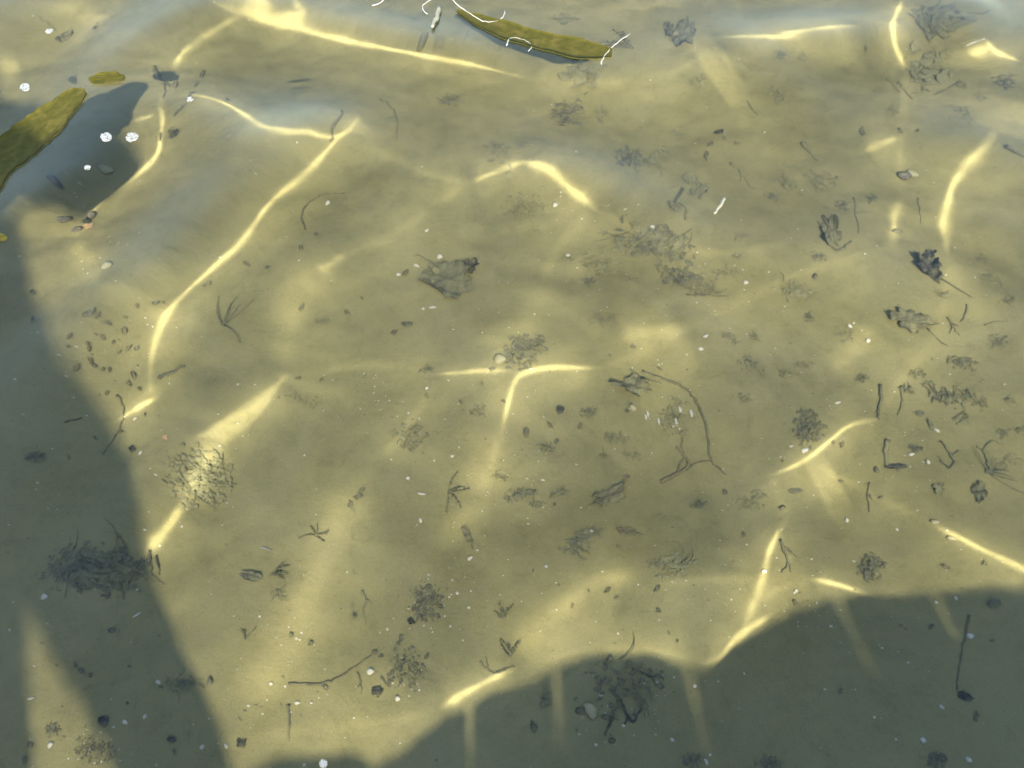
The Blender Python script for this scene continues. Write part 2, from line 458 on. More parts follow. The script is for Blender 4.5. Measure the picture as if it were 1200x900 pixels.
# narrow slits cut in the added low slab to cast thin streaks of sun
for top, end, wd in [((546,824),(549,905),7),((648,784),(656,882),7),((802,783),(823,872),7),((979,702),(1027,797),8),((1086,691),(1118,750),6)]:
    k = max(i for i, p in enumerate(SHADE_RIGHT) if p[0] < top[0])
    SHADE_RIGHT[k + 1:k + 1] = [top, end, (end[0] + wd * .6, end[1]), (top[0] + wd, top[1])]
blocker([SHADE_LEFT, SHADE_GAP], 'tall unseen slab added to cast the tall shadow, with a notch at its foot', 7)
blocker([SHADE_RIGHT], 'low wide unseen slab added to cast the low shadow', 9)

# ------------------------------------------------------------------ materials of the things
def litter_material(name, dark, pale, silt, amount, scale=60):
    m, nt, p = nodes(name)
    base = ramp(nt, noise(nt, scale, 5, .6), [(.3, dark), (.7, pale)])
    f = ramp(nt, noise(nt, scale * .45, 5, .7), [(max(.0, .62 - amount), (0, 0, 0)), (min(1, .86 - amount * .6), (1, 1, 1))])
    nt.links.new(mix(nt, f, base, silt), p.inputs['Base Color'])
    p.inputs['Roughness'].default_value = .85; p.inputs['Specular IOR Level'].default_value = .2
    bump(nt, p, noise(nt, scale * 2.5, 5, .7), .002)
    return m
SILT = (.23, .222, .11)
M_BLACK = litter_material('black rotten leaf', (.034, .038, .034), (.075, .074, .056), SILT, .18)
M_DARK = litter_material('dark rotten leaf', (.075, .078, .060), (.130, .124, .082), SILT, .30)
M_BROWN = litter_material('brown rotten leaf', (.105, .088, .052), (.170, .142, .082), SILT, .34)
M_WEED = litter_material('dark waterweed', (.078, .086, .066), (.130, .132, .088), SILT, .32, 90)
M_SILTY = litter_material('weed under silt', (.140, .138, .080), (.185, .176, .098), SILT, .48, 50)
M_TWIG = litter_material('wet twig', (.078, .074, .052), (.135, .120, .074), SILT, .28, 120)
M_PEBBLE = litter_material('pebble', (.09, .09, .075), (.19, .18, .15), SILT, .2, 80)
M_TAN = litter_material('tan shell', (.34, .31, .17), (.44, .41, .24), SILT, .12, 80)
M_ORANGE = litter_material('pale orange leaf', (.42, .27, .13), (.52, .36, .2), SILT, .1, 80)
M_SHELL = litter_material('white shell', (.46, .44, .33), (.74, .71, .58), SILT, .10, 120)
M_OLIVE_REFLECT = litter_material('olive reflection and scrap', (.052, .050, .006), (.092, .086, .012), (.15, .115, .03), .12, 45)  # dark reflection put into an olive colour; two floating scraps share it
M_GLINT = litter_material('white glint', (.5, .5, .49), (.62, .62, .6), (.55, .55, .55), .1, 100)  # reflected glints put into a white colour
M_FLOAT = litter_material('pale floating straw', (.26, .26, .2), (.36, .36, .29), (.3, .29, .2), .1, 90)

def foam_material():
    m, nt, p = nodes('foam bubbles')
    p.inputs['Base Color'].default_value = (.34, .36, .38, 1); p.inputs['Roughness'].default_value = .3
    p.inputs['Subsurface Weight'].default_value = .0
    return m
M_FOAM = foam_material()

# ------------------------------------------------------------------ placing: an origin on the bed and the two directions that are right and up in the photograph there
def frame(u, v, on_water=False):
    g = (lambda a, b: surf(a, b, WAVE)[0]) if on_water else (lambda a, b: bed(a, b, WAVE))
    P = g(np.array([u, u + 6., u - 6., u, u], float), np.array([v, v, v, v - 6., v + 6.], float))
    c = P[0].copy(); ex = (P[1] - P[2]) / 12; ey = (P[3] - P[4]) / 12
    ex[2] = ey[2] = 0
    c[2] = WAVE.at(WAVE.h, c[0], c[1]) if on_water else mud_z(c[0], c[1])
    return c, ex, ey, float(np.sqrt(abs(ex[0] * ey[1] - ex[1] * ey[0])))

def put(name, V, F, mat, at, parent=None, smooth=True):
    o = mesh_obj(name, V, F, mat, parent, smooth)
    if parent is None: o.location = at
    return o

class Bag:
    """vertices and faces of one piece, local to its thing"""
    def __init__(s): s.V = []; s.F = []
    def add(s, V, F):
        k = len(s.V); s.V += [tuple(map(float, v)) for v in V]; s.F += [[i + k for i in f] for f in F]
    def tube(s, P, r, sides=6):
        P = np.asarray(P, float); n = len(P); r = np.broadcast_to(r, n)
        t = np.gradient(P, axis=0); t /= np.linalg.norm(t, axis=1, keepdims=True) + 1e-12
        up = np.array([0, 0, 1.0]); V = []
        for i in range(n):
            a = np.cross(t[i], up); a /= np.linalg.norm(a) + 1e-9; b = np.cross(a, t[i])
            for k in range(sides):
                w = 2 * math.pi * k / sides
                V.append(P[i] + r[i] * (math.cos(w) * a + math.sin(w) * b))
        F = [[i * sides + k, i * sides + (k + 1) % sides, (i + 1) * sides + (k + 1) % sides, (i + 1) * sides + k] for i in range(n - 1) for k in range(sides)]
        F += [list(range(sides))[::-1], [(n - 1) * sides + k for k in range(sides)]]
        s.add(V, F)
    def flake(s, c, d, length, width, thick, rg, tilt=.25):
        """small bent lens-shaped leaf piece"""
        d = np.array([math.cos(d), math.sin(d), rg.uniform(-tilt, tilt)]); d /= np.linalg.norm(d)
        a = np.cross([0, 0, 1.0], d); a /= np.linalg.norm(a); n = np.cross(d, a)
        a = a + n * rg.uniform(-tilt, tilt)
        out = [(-.5, 0), (-.2, .42), (.18, .5), (.5, .05), (.2, -.45), (-.22, -.5)]
        V = [np.asarray(c) + d * x * length * rg.uniform(.85, 1.1) + a * y * width * rg.uniform(.7, 1.2) + n * thick * rg.uniform(-.4, 1.2) for x, y in out]
        V += [np.asarray(c) + n * thick, np.asarray(c) - n * thick]
        s.add(V, [[i, (i + 1) % 6, 6] for i in range(6)] + [[(i + 1) % 6, i, 7] for i in range(6)])
    def stone(s, c, ax, ay, az, rg, seg=8, rows=5):
        V = []; ph = rg.uniform(0, 6.28, 6)
        for j in range(1, rows):
            for k in range(seg):
                th = math.pi * j / rows; w = 2 * math.pi * k / seg
                q = 1 + .16 * math.sin(2 * w + ph[0]) * math.sin(th) + .1 * math.sin(3 * w + ph[1] + 2 * th) + .07 * math.sin(5 * th + ph[2])
                V.append((c[0] + ax * q * math.sin(th) * math.cos(w), c[1] + ay * q * math.sin(th) * math.sin(w), c[2] + az * q * math.cos(th)))
        t = len(V); V += [(c[0], c[1], c[2] + az), (c[0], c[1], c[2] - az)]
        F = [[j * seg + k, (j + 1) * seg + k, (j + 1) * seg + (k + 1) % seg, j * seg + (k + 1) % seg] for j in range(rows - 2) for k in range(seg)]
        F += [[t, k, (k + 1) % seg] for k in range(seg)] + [[t + 1, (rows - 2) * seg + (k + 1) % seg, (rows - 2) * seg + k] for k in range(seg)]
        s.add(V, F)

def curve(P, k=5):
    """smooth polyline through the points"""
    P = np.asarray(P, float)
    if len(P) < 3: return np.array([P[0] + (P[-1] - P[0]) * t for t in np.linspace(0, 1, 6)])
    Q = np.vstack([2 * P[0] - P[1], P, 2 * P[-1] - P[-2]]); out = []
    for i in range(1, len(Q) - 2):
        for t in np.linspace(0, 1, k, endpoint=False):
            out.append(.5 * (2 * Q[i] + (Q[i + 1] - Q[i - 1]) * t + (2 * Q[i - 1] - 5 * Q[i] + 4 * Q[i + 1] - Q[i + 2]) * t * t + (3 * Q[i] - Q[i - 1] - 3 * Q[i + 1] + Q[i + 2]) * t ** 3))
    return np.array(out + [P[-1]])

SEED = [0]
def rng(): SEED[0] += 1; return np.random.default_rng(SEED[0] * 17 + 5)

def empty(name, at):
    o = bpy.data.objects.new(name, None); COL.objects.link(o); o.location = at; o.empty_display_size = .05
    return o

def blade_mesh(ex, ey, w, h, ang, shape, curl, rg, lift):
    """leaf blade with thickness: polar grid; the outline is oval, lobed or ragged"""
    seg, rings = (30, 5) if shape != 'oval' else (18, 4)
    ph = rg.uniform(0, 6.28, 8); ca, sa = math.cos(ang), math.sin(ang)
    s = math.sqrt(np.linalg.norm(ex) * np.linalg.norm(ey)) * max(w, h)
    T = [(0, 0, 0)]
    for j in range(1, rings + 1):
        for k in range(seg):
            a = 2 * math.pi * k / seg; r = j / rings
            o = 1 + .06 * math.sin(3 * a + ph[0]) + .05 * math.sin(7 * a + ph[1])
            if shape == 'lobed': o *= .72 + .30 * abs(math.cos(2.5 * a + .3)) ** .7 + .06 * math.sin(11 * a + ph[2])
            if shape == 'ragged': o *= .82 + .16 * math.sin(4 * a + ph[3]) + .12 * math.sin(9 * a + ph[4]) + .08 * math.sin(14 * a + ph[5])
            if shape == 'oval': o *= 1 - .12 * abs(math.sin(a)) ** 3
            x, y = r * o * math.cos(a) * w / 2, r * o * math.sin(a) * h / 2
            z = s * (curl * r * r * (.5 + .5 * math.sin(2 * a + ph[6])) + curl / .12 * .035 * math.sin(4 * x / max(w, 1) * 6 + ph[7]) * r + curl / .12 * .03 * math.sin(y / max(h, 1) * 17 + ph[1]) * r)
            T.append((x, y, z))
    V = []
    for q in (0, 1):
        for x, y, z in T:
            X, Y = x * ca - y * sa, x * sa + y * ca
            p = ex * X + ey * Y; V.append((p[0], p[1], z + lift - q * .0016))
    n = len(T); F = []
    for q in (0, 1):
        b = q * n; Fq = [[b, b + 1 + k, b + 1 + (k + 1) % seg] for k in range(seg)]
        for j in range(rings - 1):
            for k in range(seg):
                Fq.append([b + 1 + j * seg + k, b + 1 + (j + 1) * seg + k, b + 1 + (j + 1) * seg + (k + 1) % seg, b + 1 + j * seg + (k + 1) % seg])
        F += Fq if q == 0 else [f[::-1] for f in Fq]
    o = 1 + (rings - 1) * seg
    F += [[o + (k + 1) % seg, o + k, n + o + k, n + o + (k + 1) % seg] for k in range(seg)]
    return V, F

def leaf(u, v, w, h, ang, shape, mat, label=None, curl=.12, stem=None, cat='leaf', group=None, lift=.004, name='leaf', on_water=False):
    """w, h in px of the photo, ang in degrees anticlockwise; stem: px polyline from the leaf's edge, relative to its centre"""
    rg = rng(); c, ex, ey, s = frame(u, v, on_water); a = math.radians(ang)
    V, F = blade_mesh(ex, ey, w, h, a, shape, curl, rg, lift)
    if max(w, h) < 24 and not stem:
        o = put(name, V, F, mat, c, smooth=False)
    else:
        o = empty(name, c); mesh_obj('blade', V, F, mat, o, smooth=False)
        B = Bag(); d = np.array([math.cos(a), math.sin(a)])
        if mat is M_OLIVE_REFLECT: lift -= .002
        L_ = [(-.44 * w * d[0], -.44 * w * d[1]), (0, 0), (.42 * w * d[0], .42 * w * d[1])]
        B.tube([tuple((ex * x + ey * y)[:2]) + (lift + .002 + curl * s * w * .12,) for x, y in curve(L_, 4)], np.linspace(.0016, .0009, len(curve(L_, 4))), 5)
        mesh_obj('midrib', B.V, B.F, mat if mat is M_OLIVE_REFLECT else M_TWIG, o)
        if stem:
            B = Bag(); P = curve(stem, 4)
            B.tube([tuple((ex * x + ey * y)[:2]) + (lift + .003,) for x, y in P], np.linspace(.0024, .0014, len(P)), 5)
            mesh_obj('stem', B.V, B.F, M_TWIG, o)
    return tag(o, label, cat, group)

def twig(pts, r, label, mat=None, branches=0, cat='twig', name='twig', lift=.001, group=None, side=None, on_water=False):
    """pts px polyline, r half-width px"""
    rg = rng(); r = r * .78 if not on_water else r; mid = pts[len(pts) // 2]; c, ex, ey, s = frame(mid[0], mid[1], on_water)
    def path(q, wob=.6):
        q = curve(q, 5); q = q + rg.normal(0, wob * min(1, r), q.shape)
        W = (surf(q[:, 0], q[:, 1], WAVE)[0] if on_water else bed(q[:, 0], q[:, 1], WAVE))
        z = WAVE.at(WAVE.h, W[:, 0], W[:, 1]) if on_water else mud_z(W[:, 0], W[:, 1])
        W = W.copy(); W[:, 2] = z + lift + r * s * (.7 if on_water else .05 if mat is M_SILTY else .4)
        return W - c
    B = Bag(); P = path(pts); n = len(P)
    B.tube(P, np.linspace(1.0, .55, n) * r * s * rg.uniform(.85, 1.2, n), 6)
    root = put(name, B.V, B.F, mat or M_TWIG, c) if not (branches or side) else empty(name, c)
    if branches or side:
        mesh_obj('stem', B.V, B.F, mat or M_TWIG, root)
        q = curve(pts, 5)
        extra = list(side or [])
        for i in range(branches):
            k = int(rg.uniform(.25, .95) * (len(q) - 1)); d = q[min(k + 1, len(q) - 1)] - q[k - 1]; a = math.atan2(d[1], d[0]) + rg.choice([-1, 1]) * rg.uniform(.5, 1.0)
            ln = r * rg.uniform(5, 10); extra.append([tuple(q[k]), (q[k][0] + ln * .5 * math.cos(a), q[k][1] + ln * .5 * math.sin(a)), (q[k][0] + ln * math.cos(a + .2), q[k][1] + ln * math.sin(a + .2))])
        for e in extra:
            B = Bag(); P = path(e); n = len(P); B.tube(P, np.linspace(.7, .35, n) * r * s, 5)
            mesh_obj('branch', B.V, B.F, mat or M_TWIG, root)
    return tag(root, label, cat, group)

def clump(u, v, w, h, ang, n, mat, label, size=.3, high=.5, strands=0, stones=0, cat='weed clump', name='weed_clump', group=None, long=1.0):
    """heap of small leaf pieces and strands; w, h px"""
    rg = rng(); c, ex, ey, s = frame(u, v); a0 = math.radians(ang); ca, sa = math.cos(a0), math.sin(a0)
    B = Bag(); S = min(w, h) * s
    n, size, high = int(n * (2.0 if mat is M_SILTY else 3.2)), size * .66, high * .6
    def spot(spread=1.0):
        while True:
            x, y = rg.normal(0, .21, 2) * spread
            if x * x + y * y < .28: break
        r = math.hypot(x, y); X, Y = x * w, y * h
        X, Y = X * ca - Y * sa, X * sa + Y * ca
        p = ex * X + ey * Y
        z = float(mud_z(c[0] + p[0], c[1] + p[1])) - c[2]
        return p, z, r
    for i in range(n):
        p, z, r = spot(); ln = S * size * rg.uniform(.25, 1.0) ** 1.3 * 1.5 * long
        B.flake((p[0], p[1], z + .002 + high * S * .25 * max(0, 1 - 2 * r) * rg.uniform(.1, 1)), rg.uniform(0, 6.28) if long == 1 else a0 + rg.normal(0, .35), ln, ln * rg.uniform(.14, .6) / long, .0012 + .03 * ln, rg, .3)
    for i in range(stones):
        p, z, r = spot(1.1); q = S * rg.uniform(.02, .055)
        B.stone((p[0], p[1], z + q * .4), q, q * rg.uniform(.7, 1.2), q * .7, rg, 6, 4)
    for i in range(strands):
        p, z, r = spot(.8); d = a0 + rg.normal(0, .9); ln = max(w, h) * s * rg.uniform(.15, .4); bend = rg.uniform(-1.2, 1.2)
        P = [(p[0] + ln * t * math.cos(d + bend * t), p[1] + ln * t * math.sin(d + bend * t), z + .003 + .3 * S * .2 * math.sin(3.1 * t)) for t in np.linspace(0, 1, 6)]
        B.tube(P, np.linspace(1, .5, 6) * max(.0013, .012 * S), 4)
    return tag(put(name, B.V, B.F, mat, c, smooth=False), label, cat, group)

def sprig(u, v, size, ang, spread, n, mat, label, leafy=True, group=None):
    """stems fanning out of one point, with leaflets"""
    rg = rng(); c, ex, ey, s = frame(u, v); root = empty('weed_sprig', c); R_ = size * s
    for i in range(n):
        d = math.radians(ang) + math.radians(spread) * ((i + .5) / n - .5) + rg.normal(0, .1); ln = R_ * rg.uniform(.6, 1.1); bend = rg.uniform(-.5, .5)
        P = []
        for t in np.linspace(0, 1, 6):
            x, y = ln * t * math.cos(d + bend * t), ln * t * math.sin(d + bend * t) * 1.15
            P.append((x, y, float(mud_z(c[0] + x, c[1] + y)) - c[2] + .004 + .10 * ln * math.sin(2.6 * t)))
        B = Bag(); B.tube(P, np.linspace(1, .4, 6) * max(.0016, .022 * R_), 5)
        if leafy:
            for t in (2, 3, 4, 5):
                for sd in (-1, 1):
                    if rg.random() < .75: B.flake((P[t][0], P[t][1], P[t][2] + .001), d + sd * rg.uniform(.3, .9), R_ * rg.uniform(.14, .28), R_ * .07, .0012, rg)
        mesh_obj('frond', B.V, B.F, mat, root)
    return tag(root, label, 'weed', group)

def pebble(u, v, w, h, mat, label, ang=0, cat='pebble', name='pebble', group=None, flat=.5):
    rg = rng(); c, ex, ey, s = frame(u, v); B = Bag()
    B.stone((0, 0, min(w, h) * s * flat * .35), w * s / 2, h * s / 2, min(w, h) * s * flat, rg, 12, 8)
    o = put(name, B.V, B.F, mat, c); o.rotation_euler[2] = math.radians(ang)
    return tag(o, label, cat, group)

def shell(u, v, w, h, ang, label=None, mat=None, group=None, on_water=False, cat='shell', name='shell'):
    """cupped, ribbed half shell with thickness"""
    rg = rng(); c, ex, ey, s = frame(u, v, on_water); seg, rings = 14, 5; a, b = w * s / 2, h * s / 2; T = [(0, 0, min(a, b) * .8)]
    for j in range(1, rings + 1):
        for k in range(seg):
            t = 2 * math.pi * k / seg; r = j / rings; q = 1 + .05 * (k % 2) * r + rg.normal(0, .03)
            T.append((a * r * q * math.cos(t), b * r * q * math.sin(t) * (1 - .25 * math.cos(t)), min(a, b) * .8 * math.sqrt(max(0, 1 - .96 * r * r)) + (.04 * min(a, b) if k % 2 else 0)))
    n = len(T); V = T + [(x * .9, y * .9, z - .12 * min(a, b)) for x, y, z in T]; F = []
    for q in (0, 1):
        f0 = q * n; Fq = [[f0, f0 + 1 + k, f0 + 1 + (k + 1) % seg] for k in range(seg)]
        for j in range(rings - 1):
            for k in range(seg): Fq.append([f0 + 1 + j * seg + k, f0 + 1 + (j + 1) * seg + k, f0 + 1 + (j + 1) * seg + (k + 1) % seg, f0 + 1 + j * seg + (k + 1) % seg])
        F += Fq if q == 0 else [f[::-1] for f in Fq]
    o0 = 1 + (rings - 1) * seg
    F += [[o0 + (k + 1) % seg, o0 + k, n + o0 + k, n + o0 + (k + 1) % seg] for k in range(seg)]
    o = put(name, V, F, mat or M_SHELL, c + np.array([0, 0, .0015])); o.rotation_euler = (rg.uniform(-.2, .2), rg.uniform(-.2, .2), math.radians(ang))
    return tag(o, label, cat, group)

def foam(u, v, w, h, label, group=None):
    """raft of bubbles on the water"""
    rg = rng(); c, ex, ey, s = frame(u, v, True); B = Bag()
    n = int(20 + w * h * .9)
    for i in range(n):
        a, r = rg.uniform(0, 6.28), math.sqrt(rg.random()) * rg.uniform(.85, 1.0)
        p = ex * r * w / 2 * math.cos(a) + ey * r * h / 2 * math.sin(a); q = s * rg.uniform(.35, .8)
        B.stone((p[0], p[1], q * .9), q, q, q * .8, rg, 7, 5)
    return tag(put('foam_patch', B.V, B.F, M_FOAM, c), label, 'foam', group)

def reflection(pts, r, label, name='reflection_band'):
    """dark reflected band, built as a long folded blade floating flat; r half-width px along the way"""
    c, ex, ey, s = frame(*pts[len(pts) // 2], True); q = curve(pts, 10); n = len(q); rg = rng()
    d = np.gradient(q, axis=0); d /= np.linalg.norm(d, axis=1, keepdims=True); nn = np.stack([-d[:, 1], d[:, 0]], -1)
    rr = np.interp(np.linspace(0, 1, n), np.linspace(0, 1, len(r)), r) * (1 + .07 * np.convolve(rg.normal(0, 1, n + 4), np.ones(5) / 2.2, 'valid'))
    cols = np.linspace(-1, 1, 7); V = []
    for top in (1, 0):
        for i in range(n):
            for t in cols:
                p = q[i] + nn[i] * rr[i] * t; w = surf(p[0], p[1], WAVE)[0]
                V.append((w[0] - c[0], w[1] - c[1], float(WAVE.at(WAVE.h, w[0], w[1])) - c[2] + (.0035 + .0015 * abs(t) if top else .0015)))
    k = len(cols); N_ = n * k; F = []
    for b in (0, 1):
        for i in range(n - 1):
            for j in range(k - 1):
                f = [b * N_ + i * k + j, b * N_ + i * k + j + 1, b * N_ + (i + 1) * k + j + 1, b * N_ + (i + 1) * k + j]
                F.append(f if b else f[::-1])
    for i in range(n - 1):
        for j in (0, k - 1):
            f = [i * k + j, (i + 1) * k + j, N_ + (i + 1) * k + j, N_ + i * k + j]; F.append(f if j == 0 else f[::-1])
    return tag(put(name, V, F, M_OLIVE_REFLECT, c), label, 'reflection')

# ------------------------------------------------------------------ afloat
reflection([(-60,232),(-20,205),(20,172),(60,140),(84,118),(101,108)], [24,23,21,17,11,3], 'broad olive reflection built as a floating blade, running into a rounded brown tip')  # dark reflections on the water, built as solid olive blades
reflection([(536,14),(575,30),(625,46),(680,58),(717,63)], [2,9,11,11,5], 'long olive reflection built as a floating blade beneath a curled white glint')
leaf(127,93,42,15,8,'oval',M_OLIVE_REFLECT,'small olive leaf afloat past the tip of the broad reflection',.03,lift=.003,on_water=True)
leaf(-2,279,22,10,0,'oval',M_OLIVE_REFLECT,'short olive scrap afloat at the rim of the tall shadow',.03,lift=.003,on_water=True)
for P, lab in [([(436,8),(446,4),(456,-5)], 'short straight white glint built as a floating tube'),
               ([(501,18),(495,10),(500,4),(512,-3)], 'hooked white glint built as a floating tube between the straight glint and the reflection'),
               ([(528,-2),(538,8),(552,18),(566,26),(582,26),(590,20),(592,14)], 'long curled white glint built as a tube across the olive reflection'),
               ([(594,54),(597,47),(608,46),(619,51),(623,56),(619,61)], 'small white glint, a tube bent like a horseshoe against the reflection'),
               ([(704,76),(709,66),(720,54),(738,41)], 'gently bowed white glint built as a tube at the pointed reflection tip')]:
    twig(P, .5, lab, M_GLINT, cat='glint', name='white_glint', lift=.002, on_water=True)  # bright reflected squiggles, built as thin white tubes on the water
foam(155,161,16,13,'largest round foam patch, beside a slightly smaller twin'); foam(125,161,14,11,'round foam patch just beside the largest one')
foam(30,103,12,10,'round foam patch alone beside the broad olive reflection'); foam(58,37,9,7,'foam patch near a dark leaf and a thin straw')
foam(103,197,7,6,'small foam dot below the pair of round foam patches'); foam(223,117,8,5,'small foam dot on the bend of a light line')
foam(379,895,10,11,'bright foam fleck in the low shadow')
twig([(515,12),(511,24),(506,35)], 2.2, 'short pale straw afloat near the hooked white glint', M_FLOAT, cat='straw', name='straw', on_water=True)
twig([(848,234),(843,243),(837,252)], 1.8, 'thin cream straw near the ringed dark weed', M_FLOAT, cat='straw', name='straw', on_water=True)
twig([(307,643),(320,646)], 1.6, 'pale straw piece on mud below the light triangle', M_FLOAT, cat='straw', name='straw')

# ------------------------------------------------------------------ large leaves and rotten scraps on the bed
leaf(525,330,64,46,-15,'lobed',M_DARK,'big dark lobed leaf lying alone on open mud',.10,stem=[(-20,16),(-28,24),(-36,27)])
leaf(548,316,30,20,25,'ragged',M_BLACK,'folded dark leaf scrap on the big lobed leaf',.12,lift=.014)
leaf(1087,312,46,24,-42,'ragged',M_BLACK,'blackest curled leaf with a long ragged tail',.2,stem=[(14,-14),(32,-24),(52,-36)],lift=.010)
leaf(1090,297,16,12,20,'ragged',M_BLACK,'black scrap touching the blackest curled leaf',.2)
leaf(1066,376,58,28,-18,'ragged',M_DARK,'dark silted leaf with its tail towards a reddish twig',.12,stem=[(20,-10),(34,-26),(42,-32)])
leaf(972,272,26,40,20,'ragged',M_SILTY,'grey folded leaf with one dark bent edge',.2)
twig([(964,254),(970,268),(972,285),(984,293),(996,284)], 2.6, 'dark bent stalk along the grey folded leaf')
leaf(742,452,50,24,-12,'ragged',M_DARK,'blue-grey leaf at the start of the long arched stem',.14,stem=[(22,8),(32,6)])
leaf(715,578,46,26,22,'ragged',M_BROWN,'brown feathery leaf on the open mud',.1,stem=[(-18,-9),(-28,-12)])
leaf(735,622,28,11,-8,'ragged',M_BROWN,'slim brown leaf below the brown feathery leaf',.1,stem=[(10,-2),(18,-4)])
leaf(800,42,34,28,40,'lobed',M_DARK,'dark lobed leaf standing near the weed at the reflection tip',.2,stem=[(6,14),(4,24)])
leaf(783,38,12,22,20,'ragged',M_DARK,'dark narrow scrap leaning on a lobed leaf',.2)
leaf(662,24,34,14,0,'ragged',M_SILTY,'grey oblong leaf beyond the olive reflection',.05)
leaf(75,43,22,11,28,'oval',M_DARK,'dark oval leaf below the thin straw',.1)
leaf(1143,582,20,26,10,'ragged',M_DARK,'dark leaf below the starry sprig',.15)
leaf(1093,577,15,16,30,'ragged',M_SILTY,'silted leaf between the square stick and the starry sprig',.12)
leaf(548,627,10,26,28,'ragged',M_DARK,'narrow feather-like dark leaf beside a broad glow',.12,stem=[(4,-12),(6,-16)])
leaf(295,677,27,13,-12,'oval',M_DARK,'dark flat leaf alone on smooth mud',.1)
leaf(1132,816,20,11,-25,'oval',M_BLACK,'dark leaf at the foot of the long straight stick',.12)
leaf(1160,710,16,12,0,'oval',M_DARK,'round dark leaf in shade near the long straight stick',.08)
leaf(123,845,12,15,-40,'oval',M_BLACK,'dark leaf at the edge of the lit notch',.12)
leaf(287,873,13,13,0,'ragged',M_BLACK,'dark leaf at the tip of the low shadow',.15)
leaf(204,868,10,8,0,'oval',M_BLACK,'dark flake in the tall shadow below the ringed weed',.1)
leaf(443,811,14,11,10,'lobed',M_BLACK,'black star-shaped scrap between two short sticks',.15)
leaf(482,729,11,8,-20,'ragged',M_BLACK,'black chip below the gritty weed heap',.2)
leaf(105,367,17,9,30,'oval',M_DARK,'dark almond leaf on mud near the tall shadow',.1)
leaf(103,264,13,9,15,'ragged',M_ORANGE,'pale orange leaf scrap at the end of a light line',.1)
leaf(193,513,9,8,30,'ragged',M_ORANGE,'pinkish scrap above the gritty weed mound',.1)
leaf(842,157,11,6,10,'oval',M_BLACK,'small black leaf on mud above the ringed weed',.1)
leaf(808,212,17,15,0,'oval',M_SILTY,'round grey leaf by the ringed dark weed',.1)
leaf(790,246,18,9,-35,'oval',M_BROWN,'brown oval leaf beside a looped stem',.1)
leaf(744,265,13,10,-20,'ragged',M_BROWN,'brown scrap on the bank of long dark weed',.1)
leaf(477,381,14,7,-3,'oval',M_DARK,'dark oval flake below the big lobed leaf',.1)
leaf(657,477,9,11,-20,'oval',M_BLACK,'black seed-like flake on open mud',.1)
leaf(617,503,7,15,8,'oval',M_DARK,'upright dark flake by the end of the forked light',.1)
leaf(420,583,13,7,15,'ragged',M_DARK,'dark chip in the broad glow',.1); leaf(411,593,7,12,10,'ragged',M_DARK,'narrow dark chip in the broad glow',.1)
leaf(424,575,10,4,35,'oval',M_DARK,'slim dark chip above its neighbours in the glow',.1)
leaf(1046,550,26,7,2,'oval',M_BLACK,'dark square-cut bark piece lying level',.02,cat='bark',name='bark_piece')
leaf(933,575,17,6,3,'oval',M_DARK,'dark lozenge of bark near the bent light line',.02,cat='bark',name='bark_piece')
leaf(1076,487,11,7,-5,'oval',M_DARK,'short bark chip under drooping strands',.02,cat='bark',name='bark_piece')
leaf(1088,501,5,16,18,'oval',M_DARK,'upright bark sliver beside a white fleck',.02,cat='bark',name='bark_piece')
leaf(625,852,9,17,15,'ragged',M_DARK,'dark upright scrap in the low shadow',.15)
leaf(640,820,16,24,-20,'ragged',M_SILTY,'silted leaf in shade beside a faint streak',.1)
leaf(154,525,8,10,20,'ragged',M_BLACK,'black scrap at the rim of the tall shadow',.15)

# ------------------------------------------------------------------ sticks and stems
twig([(752,434),(778,446),(800,454),(816,472),(826,498),(830,524),(834,540),(852,556)], 2.2, 'long arched dark stem ending in a straight tip',
     side=[[(834,540),(818,541),(806,548),(790,556),(776,563)]])
twig([(774,562),(790,555),(808,543),(800,530),(794,522)], 3, 'crooked brown twig at the foot of the arched stem', M_BROWN, 2)
twig([(138,464),(144,478),(142,494),(132,512),(118,530)], 1.6, 'thin arched twig crossing into the tall shadow')
twig([(73,492),(94,488)], 1.9, 'short straight twig in the tall shadow')
twig([(188,445),(201,440),(216,431)], 3.0, 'stubby silted stick by the start of a light line', M_DARK)
twig([(1133,724),(1128,756),(1124,786),(1122,808)], 1.7, 'long straight stick lying in the shade')
twig([(804,348),(826,350),(852,351)], 1.5, 'thin level twig poking out of the long dark weed')
twig([(358,272),(356,256),(366,241),(382,231),(404,228)], 1.5, 'thin hooked stem beside a light line')
twig([(343,805),(370,805),(386,802),(404,792),(420,781),(436,769)], 2.0, 'wavy twig near the white ring shell', M_TWIG, 2)
twig([(341,828),(343,850),(341,870)], 2.2, 'upright dark stick near the tip of the low shadow', M_DARK)
twig([(421,790),(424,804),(424,815)], 1.6, 'short upright stick beside the white ring shell', M_TWIG, 1)
twig([(447,792),(451,800),(456,807)], 2.0, 'short slanted stick above the black star-shaped scrap')
twig([(445,115),(458,124),(464,138),(464,162)], 1.8, 'curved strand right of the bright loop of light', M_SILTY)
twig([(388,166),(392,146),(401,129)], 2.2, 'dark crescent stem inside the loop of light', M_DARK)
twig([(181,77),(188,92),(194,106),(192,116)], 1.8, 'dark crooked stem meeting the light line by the reflection', M_TWIG, 2)
twig([(550,36),(546,44),(541,53)], 1.4, 'short grey twig just below the thin end of the reflection', M_SILTY)
twig([(45,20),(56,27),(66,34)], 1.2, 'thin straw-like twig above a foam patch', M_SILTY)
twig([(1000,232),(1003,248),(1006,274)], 1.5, 'upright thin stem beside the grey folded leaf', M_SILTY, side=[[(1002,250),(1016,248),(1030,249)]])
twig([(1078,228),(1081,244),(1082,258)], 1.4, 'short upright stem above the blackest curled leaf', M_SILTY)
twig([(1132,358),(1131,368),(1126,378)], 1.8, 'short stick beyond the tail of the blackest leaf', M_DARK)
